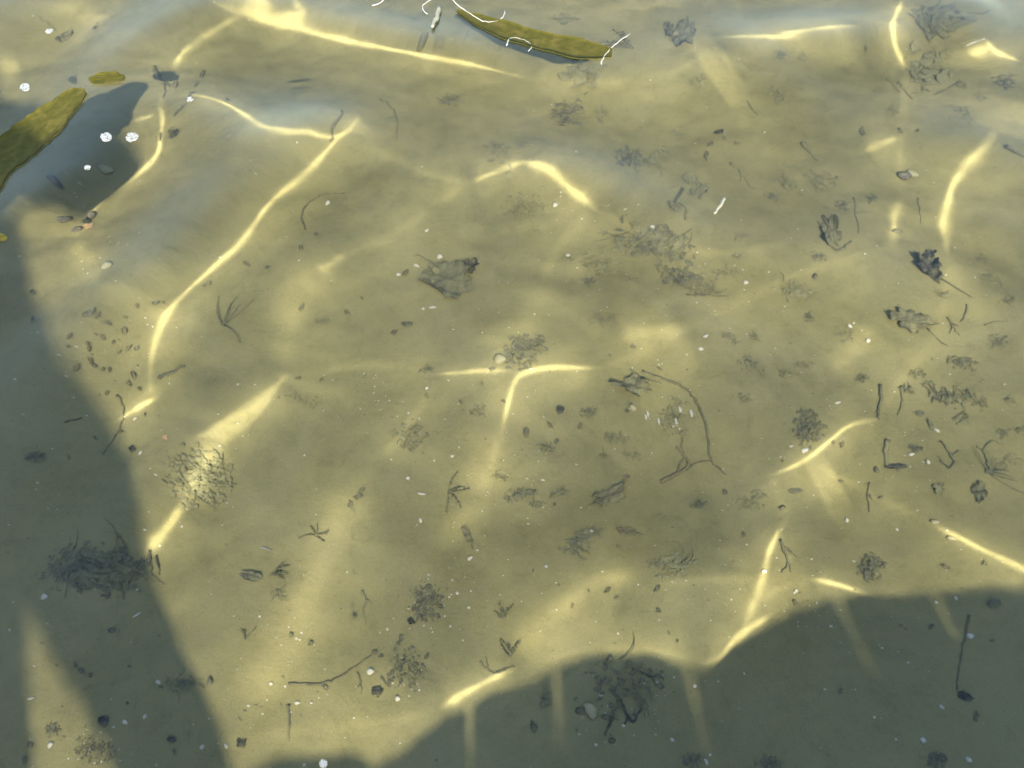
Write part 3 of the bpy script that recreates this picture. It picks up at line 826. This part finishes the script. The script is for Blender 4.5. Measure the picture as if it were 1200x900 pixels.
twig([(1155,381),(1166,377),(1182,376)], 1.3, 'thin level twig beside silted weed', M_SILTY)
twig([(1109,372),(1116,382),(1123,393)], 1.6, 'reddish beaded twig beside white grains', M_BROWN, 2)
twig([(1055,94),(1062,103),(1071,115)], 2.2, 'slanted silted stick by the curved light', M_SILTY)
twig([(1041,88),(1048,96),(1056,106)], 2.4, 'shorter slanted stick parallel to another', M_SILTY)
twig([(1178,174),(1188,181),(1204,190)], 3.2, 'thick dark stick right of the long bright arc', M_DARK)
twig([(857,193),(868,204),(881,222)], 2.4, 'slanted stick near the round grey leaf', M_SILTY, 1)
twig([(939,170),(948,180),(957,190)], 3.2, 'fat silted stick on dim mud', M_SILTY)
twig([(875,121),(881,131),(889,140)], 1.6, 'small bent twig on pale mud', M_SILTY)
twig([(1029,455),(1030,468),(1027,482),(1025,494)], 2.6, 'wriggly dark strand at the end of a light line', M_WEED)
twig([(1054,455),(1056,470),(1053,482),(1048,490)], 2.2, 'paler wriggly strand beside the wriggly dark one', M_SILTY)
twig([(1035,520),(1033,536),(1036,552)], 3.6, 'upright silted stump above the square-cut bark', M_SILTY)
twig([(1018,566),(1016,582),(1018,600)], 1.6, 'upright thin stick below the square-cut bark', M_TWIG, 1)
twig([(915,634),(920,650),(928,672)], 2.4, 'ragged upright twig beside the slanting light', M_WEED, 3)
twig([(1098,520),(1106,532),(1112,544),(1106,553)], 2.0, 'forked root-like twig near the starry sprig', M_WEED, side=[[(1110,538),(1118,530)],[(1106,552),(1098,545),(1094,537)]])
twig([(738,431),(750,440),(762,446),(776,450)], 1.6, 'short twig above the blue-grey leaf', M_DARK)
twig([(820,236),(826,229),(829,222)], 2.0, 'stub of stem among the ringed weed', M_SILTY)
twig([(801,262),(803,250),(798,243),(789,240)], 1.5, 'looped brown stem beside the brown oval leaf', M_BROWN)
twig([(425,692),(429,706),(426,718),(429,732)], 2.2, 'wavering upright strand on plain mud', M_SILTY, 1)
twig([(562,776),(570,784),(580,789),(592,786)], 1.6, 'crossed twigs beside the light at the shadow tip', M_DARK, side=[[(573,786),(571,778),(569,770)],[(580,788),(594,784),(604,781)]])
twig([(727,820),(734,836),(741,846),(748,836),(756,824)], 2.6, 'zigzag dark twig in the shaded heap', M_BLACK, 2)
twig([(718,838),(714,850),(709,862)], 2.4, 'short dark twig beside the zigzag one', M_BLACK)
twig([(742,783),(754,788),(766,795),(770,804)], 2.2, 'bent dark twig at the rim of the shaded heap', M_BLACK, 1)
twig([(175,646),(177,660),(178,672)], 2.0, 'upright dark peg at the edge of the tall shadow', M_BLACK)
twig([(184,652),(186,664),(187,674)], 2.0, 'second dark peg next to the first', M_BLACK)

# ------------------------------------------------------------------ weed heaps
clump(100,663,175,70,-8,130,M_DARK,'wide black weed heap lying in the tall shadow',.22,.6,14,20)
clump(238,562,96,74,-25,70,M_SILTY,'gritty weed mound crossed by the light triangle',.16,.6,14,260,cat='weed mound')
clump(500,705,44,52,10,50,M_DARK,'gritty weed heap above the black chip',.22,.6,4,60)
clump(735,806,120,80,0,34,M_DARK,'shaded heap of dark weed around a pale shell',.16,.5,6,16)
clump(1095,22,54,46,0,46,M_WEED,'dense dark weed beside the upper light curve',.5,.8,10,0)
clump(1088,82,56,60,-40,40,M_SILTY,'silted weed below the dense dark weed',.35,.4,6,0)
clump(1178,95,32,22,15,24,M_WEED,'compact weed tuft on dim mud',.4,.6,2)
clump(1132,135,42,16,-35,26,M_SILTY,'slanted streak of silted weed',.5,.4,3)
clump(1148,115,26,14,10,16,M_SILTY,'small silted tuft between two weed streaks',.5,.4,2)
clump(686,82,50,46,-30,40,M_SILTY,'streaky weed swirl under the reflection tip',.5,.5,12,0)
clump(666,131,44,34,0,44,M_DARK,'brownish weed heap below the swirl',.3,.6,6,8)
clump(704,131,24,24,40,20,M_SILTY,'small brown tuft beside the brownish heap',.35,.5,4)
clump(584,178,30,46,55,26,M_SILTY,'upright weed tuft touching a light line',.35,.5,5)
clump(528,117,36,16,-8,28,M_DARK,'small dark weed patch with white grains',.4,.5,1,4)
clump(513,57,26,20,0,18,M_SILTY,'faint silted weed near the pale straw',.45,.4,1)
clump(740,185,24,50,75,24,M_WEED,'tall dark weed with trailing strands',.45,.5,8,long=1.6)
clump(764,186,30,46,-70,18,M_SILTY,'curved ring of silted weed',.4,.4,9)
clump(816,224,28,30,50,16,M_SILTY,'ringed dark weed behind a cream straw',.4,.4,8)
clump(613,241,56,34,0,60,M_SILTY,'speckled weed patch below the bright bar',.2,.5,2,50)
clump(614,408,56,44,20,60,M_WEED,'speckled pebbly weed above the forked light',.2,.6,4,90)
clump(766,288,112,40,-14,80,M_WEED,'upper bank of long dark weed',.35,.6,8,6)
clump(803,330,84,28,-22,60,M_DARK,'dark weed from which a level twig pokes',.4,.6,5,4)
clump(845,325,46,18,15,26,M_SILTY,'thin weed tail beyond the long dark weed',.4,.4,3,8)
clump(700,308,60,38,-30,40,M_SILTY,'faint brown weed left of the long dark weed',.3,.4,6,0)
clump(708,376,22,42,80,18,M_SILTY,'squiggly looping weed below the faint brown weed',.3,.4,14,0)
clump(862,305,22,10,15,12,M_SILTY,'small smudge of weed beside the long bank',.5,.4,1)
clump(930,340,56,32,-15,36,M_SILTY,'reddish silted weed patch on plain mud',.3,.3,3,6)
clump(960,212,50,22,-20,34,M_SILTY,'arched weed line below the slanted stick',.4,.5,8)
clump(918,214,34,18,-20,22,M_SILTY,'weed wisp left of the arched weed line',.4,.4,5)
clump(856,398,16,26,60,16,M_SILTY,'first link in a chain of weed tufts',.45,.5,2)
clump(878,428,18,36,65,20,M_SILTY,'second link in a chain of weed tufts',.45,.5,3)
clump(942,428,12,32,85,16,M_SILTY,'upright tuft on dim mud',.5,.5,2)
clump(1072,440,16,32,80,18,M_SILTY,'upright tuft below the dark silted leaf',.45,.5,3)
clump(1104,466,22,52,75,30,M_WEED,'drooping dark weed strands above a round tuft',.4,.6,8,long=1.5)
clump(1136,468,18,36,80,20,M_SILTY,'thin drooping weed beside darker strands',.4,.5,5,long=1.5)
clump(1126,494,24,18,0,18,M_SILTY,'round tuft under the drooping strands',.4,.6,5)
clump(1172,400,36,22,0,28,M_SILTY,'broad silted weed beside the thin level twig',.35,.4,3)
clump(1160,322,34,14,-20,20,M_SILTY,'weed smear near the long bright arc',.4,.4,2)
clump(1185,352,20,18,0,14,M_SILTY,'small weed smear beside the glow',.4,.4,2)
clump(1128,424,44,18,-12,26,M_WEED,'fan of weed lying level on mud',.4,.5,7)
clump(946,503,42,46,0,60,M_WEED,'pebbly dark mound beside the bent light line',.2,.7,3,70)
clump(1021,664,36,34,0,46,M_WEED,'pebbly dark mound near the short bright dash',.25,.7,3,40)
clump(1068,530,22,14,0,16,M_DARK,'dark crumbs with one white shell',.4,.5,1,4)
clump(1176,545,40,24,20,20,M_SILTY,'faint crumbs beyond the starry sprig',.3,.3,3,4)
clump(880,585,44,28,10,28,M_SILTY,'broad dim weed patch below the bent light line',.4,.3,2)
clump(792,662,60,38,0,34,M_SILTY,'bluish soft weed patch with white grains',.35,.3,3,10)
clump(774,660,12,36,80,16,M_WEED,'upright dark edge of the bluish weed patch',.5,.5,2)
clump(606,580,18,44,-75,26,M_WEED,'upright dark weed below the forked light',.4,.5,3,long=1.4)
clump(630,592,16,26,70,16,M_SILTY,'thin upright weed beside darker weed',.4,.4,3)
clump(655,575,26,18,15,22,M_SILTY,'roundish silted tuft above the feathery slanting weed',.4,.5,3)
clump(682,632,26,56,-55,50,M_WEED,'feathery weed lying aslant on the mud',.35,.6,6,10)
clump(722,508,20,40,75,24,M_SILTY,'brown upright weed beside a smaller one',.4,.5,3)
clump(706,530,9,24,85,14,M_SILTY,'small upright weed beside the brown one',.5,.5,1)
clump(740,532,28,14,-10,16,M_SILTY,'low brown weed under the upright weed',.4,.4,1)
clump(790,488,44,46,0,22,M_SILTY,'bed of pale glinting shells inside the arched stem',.2,.3,2,40,cat='shell bed',name='shell_bed')
clump(480,508,36,44,80,34,M_SILTY,'brown weed stain on open mud',.3,.3,4)
clump(478,520,30,14,0,16,M_BROWN,'darker base of the brown weed stain',.4,.4,5)
clump(356,470,58,18,-4,34,M_SILTY,'level line of dark crumbs beside the light triangle',.3,.4,1,14)
clump(585,556,12,28,70,14,M_SILTY,'thin upright weed under the forked light',.45,.4,2)
clump(992,390,30,20,0,14,M_SILTY,'faint weed on blue-grey mud',.35,.3,1)
clump(377,378,14,22,85,14,M_SILTY,'upright smudge of weed below two flakes',.45,.4,2)
clump(42,536,26,18,0,26,M_DARK,'small dark tuft in the tall shadow',.4,.5,2,4)
clump(215,803,50,22,5,26,M_WEED,'ringed weed at the rim of the tall shadow',.3,.4,9,6)
clump(112,878,52,32,-20,50,M_DARK,'bright gritty patch in the lit notch',.14,.4,0,140,cat='grit patch')
clump(62,856,20,20,60,16,M_DARK,'dark crumbs in the lit notch',.4,.4,1)
clump(330,700,18,36,80,16,M_SILTY,'faint upright weed on smooth mud',.4,.3,2)
clump(475,785,56,52,70,34,M_DARK,'loose dark crumbs beside the white ring shell',.13,.3,1,36)
clump(812,892,30,22,0,20,M_WEED,'dark weed at the deep end of the shade',.4,.5,3)
clump(905,896,40,22,0,24,M_WEED,'dark weed smear deep in the shade',.4,.4,3)
clump(1096,890,34,22,0,22,M_DARK,'black weed smear deep in the shade',.4,.4,3)
clump(612,168,18,16,0,12,M_SILTY,'faint round tuft above the bright bar',.45,.4,1)
clump(816,99,24,18,0,14,M_SILTY,'faint square tuft under the pale field',.45,.3,1)
clump(796,158,26,14,-20,14,M_SILTY,'slanted faint tuft near small black leaf',.45,.3,2)
clump(912,118,24,36,70,16,M_SILTY,'dim upright weed under the light dash',.35,.3,3)
clump(628,268,8,26,85,12,M_SILTY,'thin upright weed below the speckled patch',.5,.4,1)

for u, v, w, h, a in [(905,232,22,12,-20),(985,242,24,12,-30),(1022,232,18,12,10),(948,372,18,10,-20),(1060,458,12,24,80),(1086,452,12,22,80),(1148,476,14,22,70),(1172,512,20,16,0),(1192,508,12,18,80),(1182,470,16,14,0),
        (916,62,14,18,70),(940,66,10,20,80),(1046,128,18,14,-40),(1128,100,18,12,-40),(1104,62,24,18,0),(830,345,24,12,-15),(884,398,14,18,60),(868,280,20,12,10),(960,300,24,12,-20),(1150,300,20,12,-20),(1105,345,20,12,-30),
        (920,440,14,20,70),(1010,445,14,18,60),(690,330,22,14,-40),(665,300,10,22,70),(640,520,26,16,0),(690,480,22,14,0),(560,480,22,16,0),(500,430,20,12,0),(740,330,26,12,-20),(870,470,18,14,0),(820,590,20,14,0)]:
    clump(u, v, w, h, a, 16, M_SILTY if (u + v) % 3 else M_WEED, 'faint little tuft of silted weed on sunlit mud', .4, .4, 3, 3, group='faint silted tufts on the sunlit mud')
sprig(1152,558,38,10,150,9,M_WEED,'starry sprig with a thin stalk',False)
twig([(1150,558),(1152,546),(1149,534),(1140,525)], 1.5, 'thin stalk rising from the starry sprig', M_WEED, side=[[(1147,530),(1158,520),(1172,524)]])
sprig(262,384,34,70,190,7,M_WEED,'blue-grey branching sprig beside the light line',False)
sprig(372,630,17,60,260,6,M_SILTY,'leafy sprig in the broad glow')
sprig(318,676,22,25,60,4,M_DARK,'bent sprig on smooth mud')
sprig(525,575,22,-10,200,5,M_SILTY,'low sprig beside dim mud')
sprig(590,728,20,90,90,6,M_SILTY,'upright grassy sprig on plain mud')
sprig(598,770,20,95,110,5,M_DARK,'grassy sprig at the bright shadow tip')
sprig(742,58,30,150,70,5,M_SILTY,'trailing sprig between the reflection tip and a lobed leaf')
sprig(290,756,16,80,80,4,M_SILTY,'upright grassy sprig near the broad glow',True)

# ------------------------------------------------------------------ shells and pebbles
shell(693,832,15,22,25,'largest pale shell, lying in the shaded heap',M_TAN)
shell(50,698,8,8,0,'white shell ring in the tall shadow'); shell(435,788,10,8,0,'white ring shell near the wavy twig')
shell(516,304,6,7,0,'white ring shell on top of the big lobed leaf')
shell(943,528,9,6,10,'white shell at the foot of the pebbly mound'); shell(1091,615,11,6,5,'cream shell at the start of a thin light line',M_TAN)
shell(1110,634,10,5,-20,'cream shell lying on the thin light line',M_TAN); shell(1136,746,9,7,20,'white shell beside the long straight stick')
shell(586,420,14,14,0,'tan round shell beside the speckled pebbly weed',M_TAN); shell(742,476,8,8,0,'tan bead-like shell beside the blue-grey leaf',M_TAN)
shell(125,310,12,10,0,'tan round shell in the glow by the tall shadow',M_TAN); shell(129,203,12,9,-10,'tan shell beneath a small foam dot',M_TAN)
shell(1083,867,8,7,0,'round white shell deep in the shade'); shell(1137,890,9,6,-10,'oval white shell deep in the shade')
shell(1071,201,13,9,-20,'pale shell on a grey pebble',M_TAN)
pebble(1061,204,13,11,M_PEBBLE,'grey pebble beneath a pale shell'); pebble(89,267,10,8,M_PEBBLE,'grey pebble beside the pale orange scrap')
pebble(107,252,9,9,M_PEBBLE,'smaller grey pebble at the end of a light line'); pebble(60,208,12,8,M_PEBBLE,'pebble in the shade below the broad reflection')
pebble(956,324,7,7,M_DARK,'black round pebble on plain mud'); pebble(715,772,8,8,M_DARK,'black round pebble on the shadow rim')
pebble(493,57,11,11,M_DARK,'dark round pebble beside faint weed'); pebble(1053,270,9,6,M_DARK,'black pebble at the end of the soft light curve',-20)
pebble(1024,553,6,8,M_DARK,'black pebble touching the square-cut bark'); pebble(917,595,7,6,M_DARK,'black pebble with a white grain')
pebble(75,256,12,10,M_PEBBLE,'tan-grey pebble above the pale orange scrap'); pebble(250,801,8,9,M_DARK,'black pebble at the rim of the tall shadow')
pebble(680,832,12,9,M_DARK,'black stone touching the largest pale shell'); pebble(717,868,8,8,M_DARK,'black stone below the shaded heap')
pebble(755,824,8,9,M_DARK,'black stone at the tip of the zigzag twig'); pebble(710,840,10,8,M_DARK,'black stone inside the shaded heap')
def low_shade(u, v): return v > np.interp(u, [430, 500, 560, 690, 830, 930, 1200], [890, 852, 815, 770, 785, 715, 680])
def tall_shade(u, v): return u < np.interp(v, [260, 365, 480, 600, 700, 840, 900], [5, 40, 112, 163, 185, 263, 278]) or (v < 240 and v > 95 and u < 165)
for u, v, w, h, a in [(489,315,7,3,-30),(468,326,5,4,0),(501,273,6,3,50),(507,362,8,4,0),(496,364,4,4,0),(385,242,5,6,0),(826,397,7,4,40),(820,412,6,5,0),
        (494,578,10,3,-5),(551,654,8,4,45),(478,559,5,4,40),(160,720,10,3,30),(188,801,8,4,-30),(148,847,8,4,-25),(35,818,7,4,25),(240,877,6,5,60),(172,841,5,5,0),
        (467,820,7,6,0),(731,850,5,4,0),(705,814,6,3,-10),(814,804,5,4,0),(788,867,6,4,-20),(827,893,4,8,20),(1063,536,7,4,20),(1094,507,4,7,20),(797,480,4,9,0),(793,494,4,10,0),
        (810,485,4,11,0),(772,492,3,8,0),(759,483,3,8,0),(60,873,7,8,20),(1018,398,5,5,0),(997,380,6,4,-40),(927,523,5,3,0),(981,473,7,3,10),(993,609,4,6,0),(1082,545,4,7,-10),(1105,828,7,4,-40),
        (269,876,4,7,30),(352,826,7,4,10),(368,826,4,3,0),(322,804,4,5,0),(873,334,6,5,0),(763,270,7,6,0),(651,238,6,7,0),(666,298,5,5,0),(757,487,3,6,0),(530,533,5,3,20),(493,610,4,6,20),
        (164,529,4,5,0),(158,490,5,3,40),(500,452,4,4,0),(693,622,5,4,0),(895,670,6,5,0),(640,664,4,4,0),(536,695,4,4,0),(975,733,4,3,0),(933,692,4,4,0),(1095,707,4,3,0),(1117,703,3,5,0)]:
    where = ('in the low shadow' if low_shade(u, v) else 'in the tall shadow' if tall_shade(u, v) else 'inside the arched stem' if 750 < u < 820 and 470 < v < 505 else
             'beside the big lobed leaf' if 460 < u < 515 and 265 < v < 370 else 'on sunlit open mud')
    shell(u, v, w, h, a, 'small white shell fragment lying ' + where, None, 'white shell fragments ' + where)
RND = np.random.default_rng(44)
for u, v, w in [(206,100,11),(238,88,9),(206,155,6),(290,312,9),(244,336,10),(83,395,9),(38,342,9),(116,371,8),(38,373,6),(372,279,7),(354,295,7),(354,362,9),(407,368,8),(425,352,5),(476,324,8),(315,317,7),
        (462,390,10),(129,381,6),(147,389,10),(105,404,6),(106,410,6),(90,432,9),(152,410,9),(121,433,6),(129,434,8),(158,442,9),(107,424,9),(141,414,6),(111,429,6),(82,407,5),(122,397,6),(134,402,5),(162,411,7),
        (147,372,5),(183,356,9),(192,355,5),(161,358,7),(729,258,9),(773,434,6),(645,495,9),(652,513,8),(848,165,7),(832,172,8),(862,172,7),(827,185,10),(1010,155,10),(1055,153,9),(1015,53,8),(1076,152,6),
        (850,575,8),(690,692,5),(655,686,5),(671,710,7),(367,757,8),(345,748,8),(470,749,9),(487,780,9),(490,792,10),(466,771,6),(460,790,7),(447,770,6),(500,770,8),(467,755,5),(440,765,6),
        (650,590,5),(872,626,6),(725,641,9),(625,669,5),(1150,663,9),(1105,667,10),(932,706,7),(770,690,9),(772,715,8),(712,692,9),(722,700,6),(784,742,5),(794,751,5),(130,738,10),(152,781,5),(95,786,9),(87,778,7),(106,791,7),
        (80,535,6),(111,512,6),(35,873,8),(28,890,9),(151,825,6),(207,882,7),(1145,839,12),(1055,733,5),(1061,737,5),(985,810,9),(1090,735,7),(1160,752,6),(140,505,7),(125,460,6),(165,458,6),(153,452,8),(170,486,6),
        (377,447,6),(350,445,7),(500,462,7),(540,470,6),(565,448,5),(577,432,9),(590,470,7),(715,415,5),(742,407,7),(735,480,6),(680,495,6),(735,555,8),(985,565,5),(1030,585,6),(985,524,8),(975,521,6),(917,540,5)]:
    where = ('in the low shadow' if low_shade(u, v) else 'in the tall shadow' if tall_shade(u, v) else 'in the scatter at the rim of the tall shadow' if u < 196 and 340 < v < 465 else
             'near the white ring shell' if 425 < u < 510 and 735 < v < 800 else 'on sunlit open mud')
    leaf(u, v, w * RND.uniform(.85, 1.2), w * RND.uniform(.45, .8), RND.uniform(0, 180), ['oval', 'ragged'][int(RND.random() < .6)], [M_DARK, M_DARK, M_BROWN, M_BROWN][int(RND.integers(4))], 'tiny dark leaf flake lying ' + where, .15, group='dark leaf flakes ' + where)

# ------------------------------------------------------------------ grains nobody could count: pale shell grit and dark crumbs all over the bed
def grit(name, n, lo, hi, mat, seed, near):
    rg = np.random.default_rng(seed); B = Bag()
    for i in range(n):
        if rg.random() < near[1]:
            k = near[0][rg.integers(len(near[0]))]; u, v = rg.normal(k[0], k[2]), rg.normal(k[1], k[2])
        else:
            u, v = rg.uniform(-220, 1420), rg.uniform(-30, 980)
        b = bed(np.array([u]), np.array([v]), WAVE)[0]; q = lo + (hi - lo) * rg.random() ** 3
        B.stone((b[0], b[1], float(mud_z(b[0], b[1])) + q * .3), q, q * rg.uniform(.5, 1), q * .5, rg, 5, 3)
    o = mesh_obj(name, B.V, B.F, mat, smooth=False); o['kind'] = 'stuff'
    return o
NEAR = [(240,560,34),(500,700,24),(470,790,30),(110,880,20),(720,300,50),(800,330,40),(560,640,40),(620,240,30),(610,410,30),(790,490,30),(950,500,40),(1120,400,50),(630,530,40),(440,465,24),(860,660,40),(760,740,60),(980,720,50),
        (1060,540,50),(320,810,40),(120,300,30),(740,820,40),(130,420,40),(520,480,50),(900,350,60)]
grit('shell_grit', 1500, .0010, .0036, M_SHELL, 71, (NEAR, .6))
grit('dark_crumbs', 1500, .0010, .0040, M_BROWN, 72, (NEAR, .5))
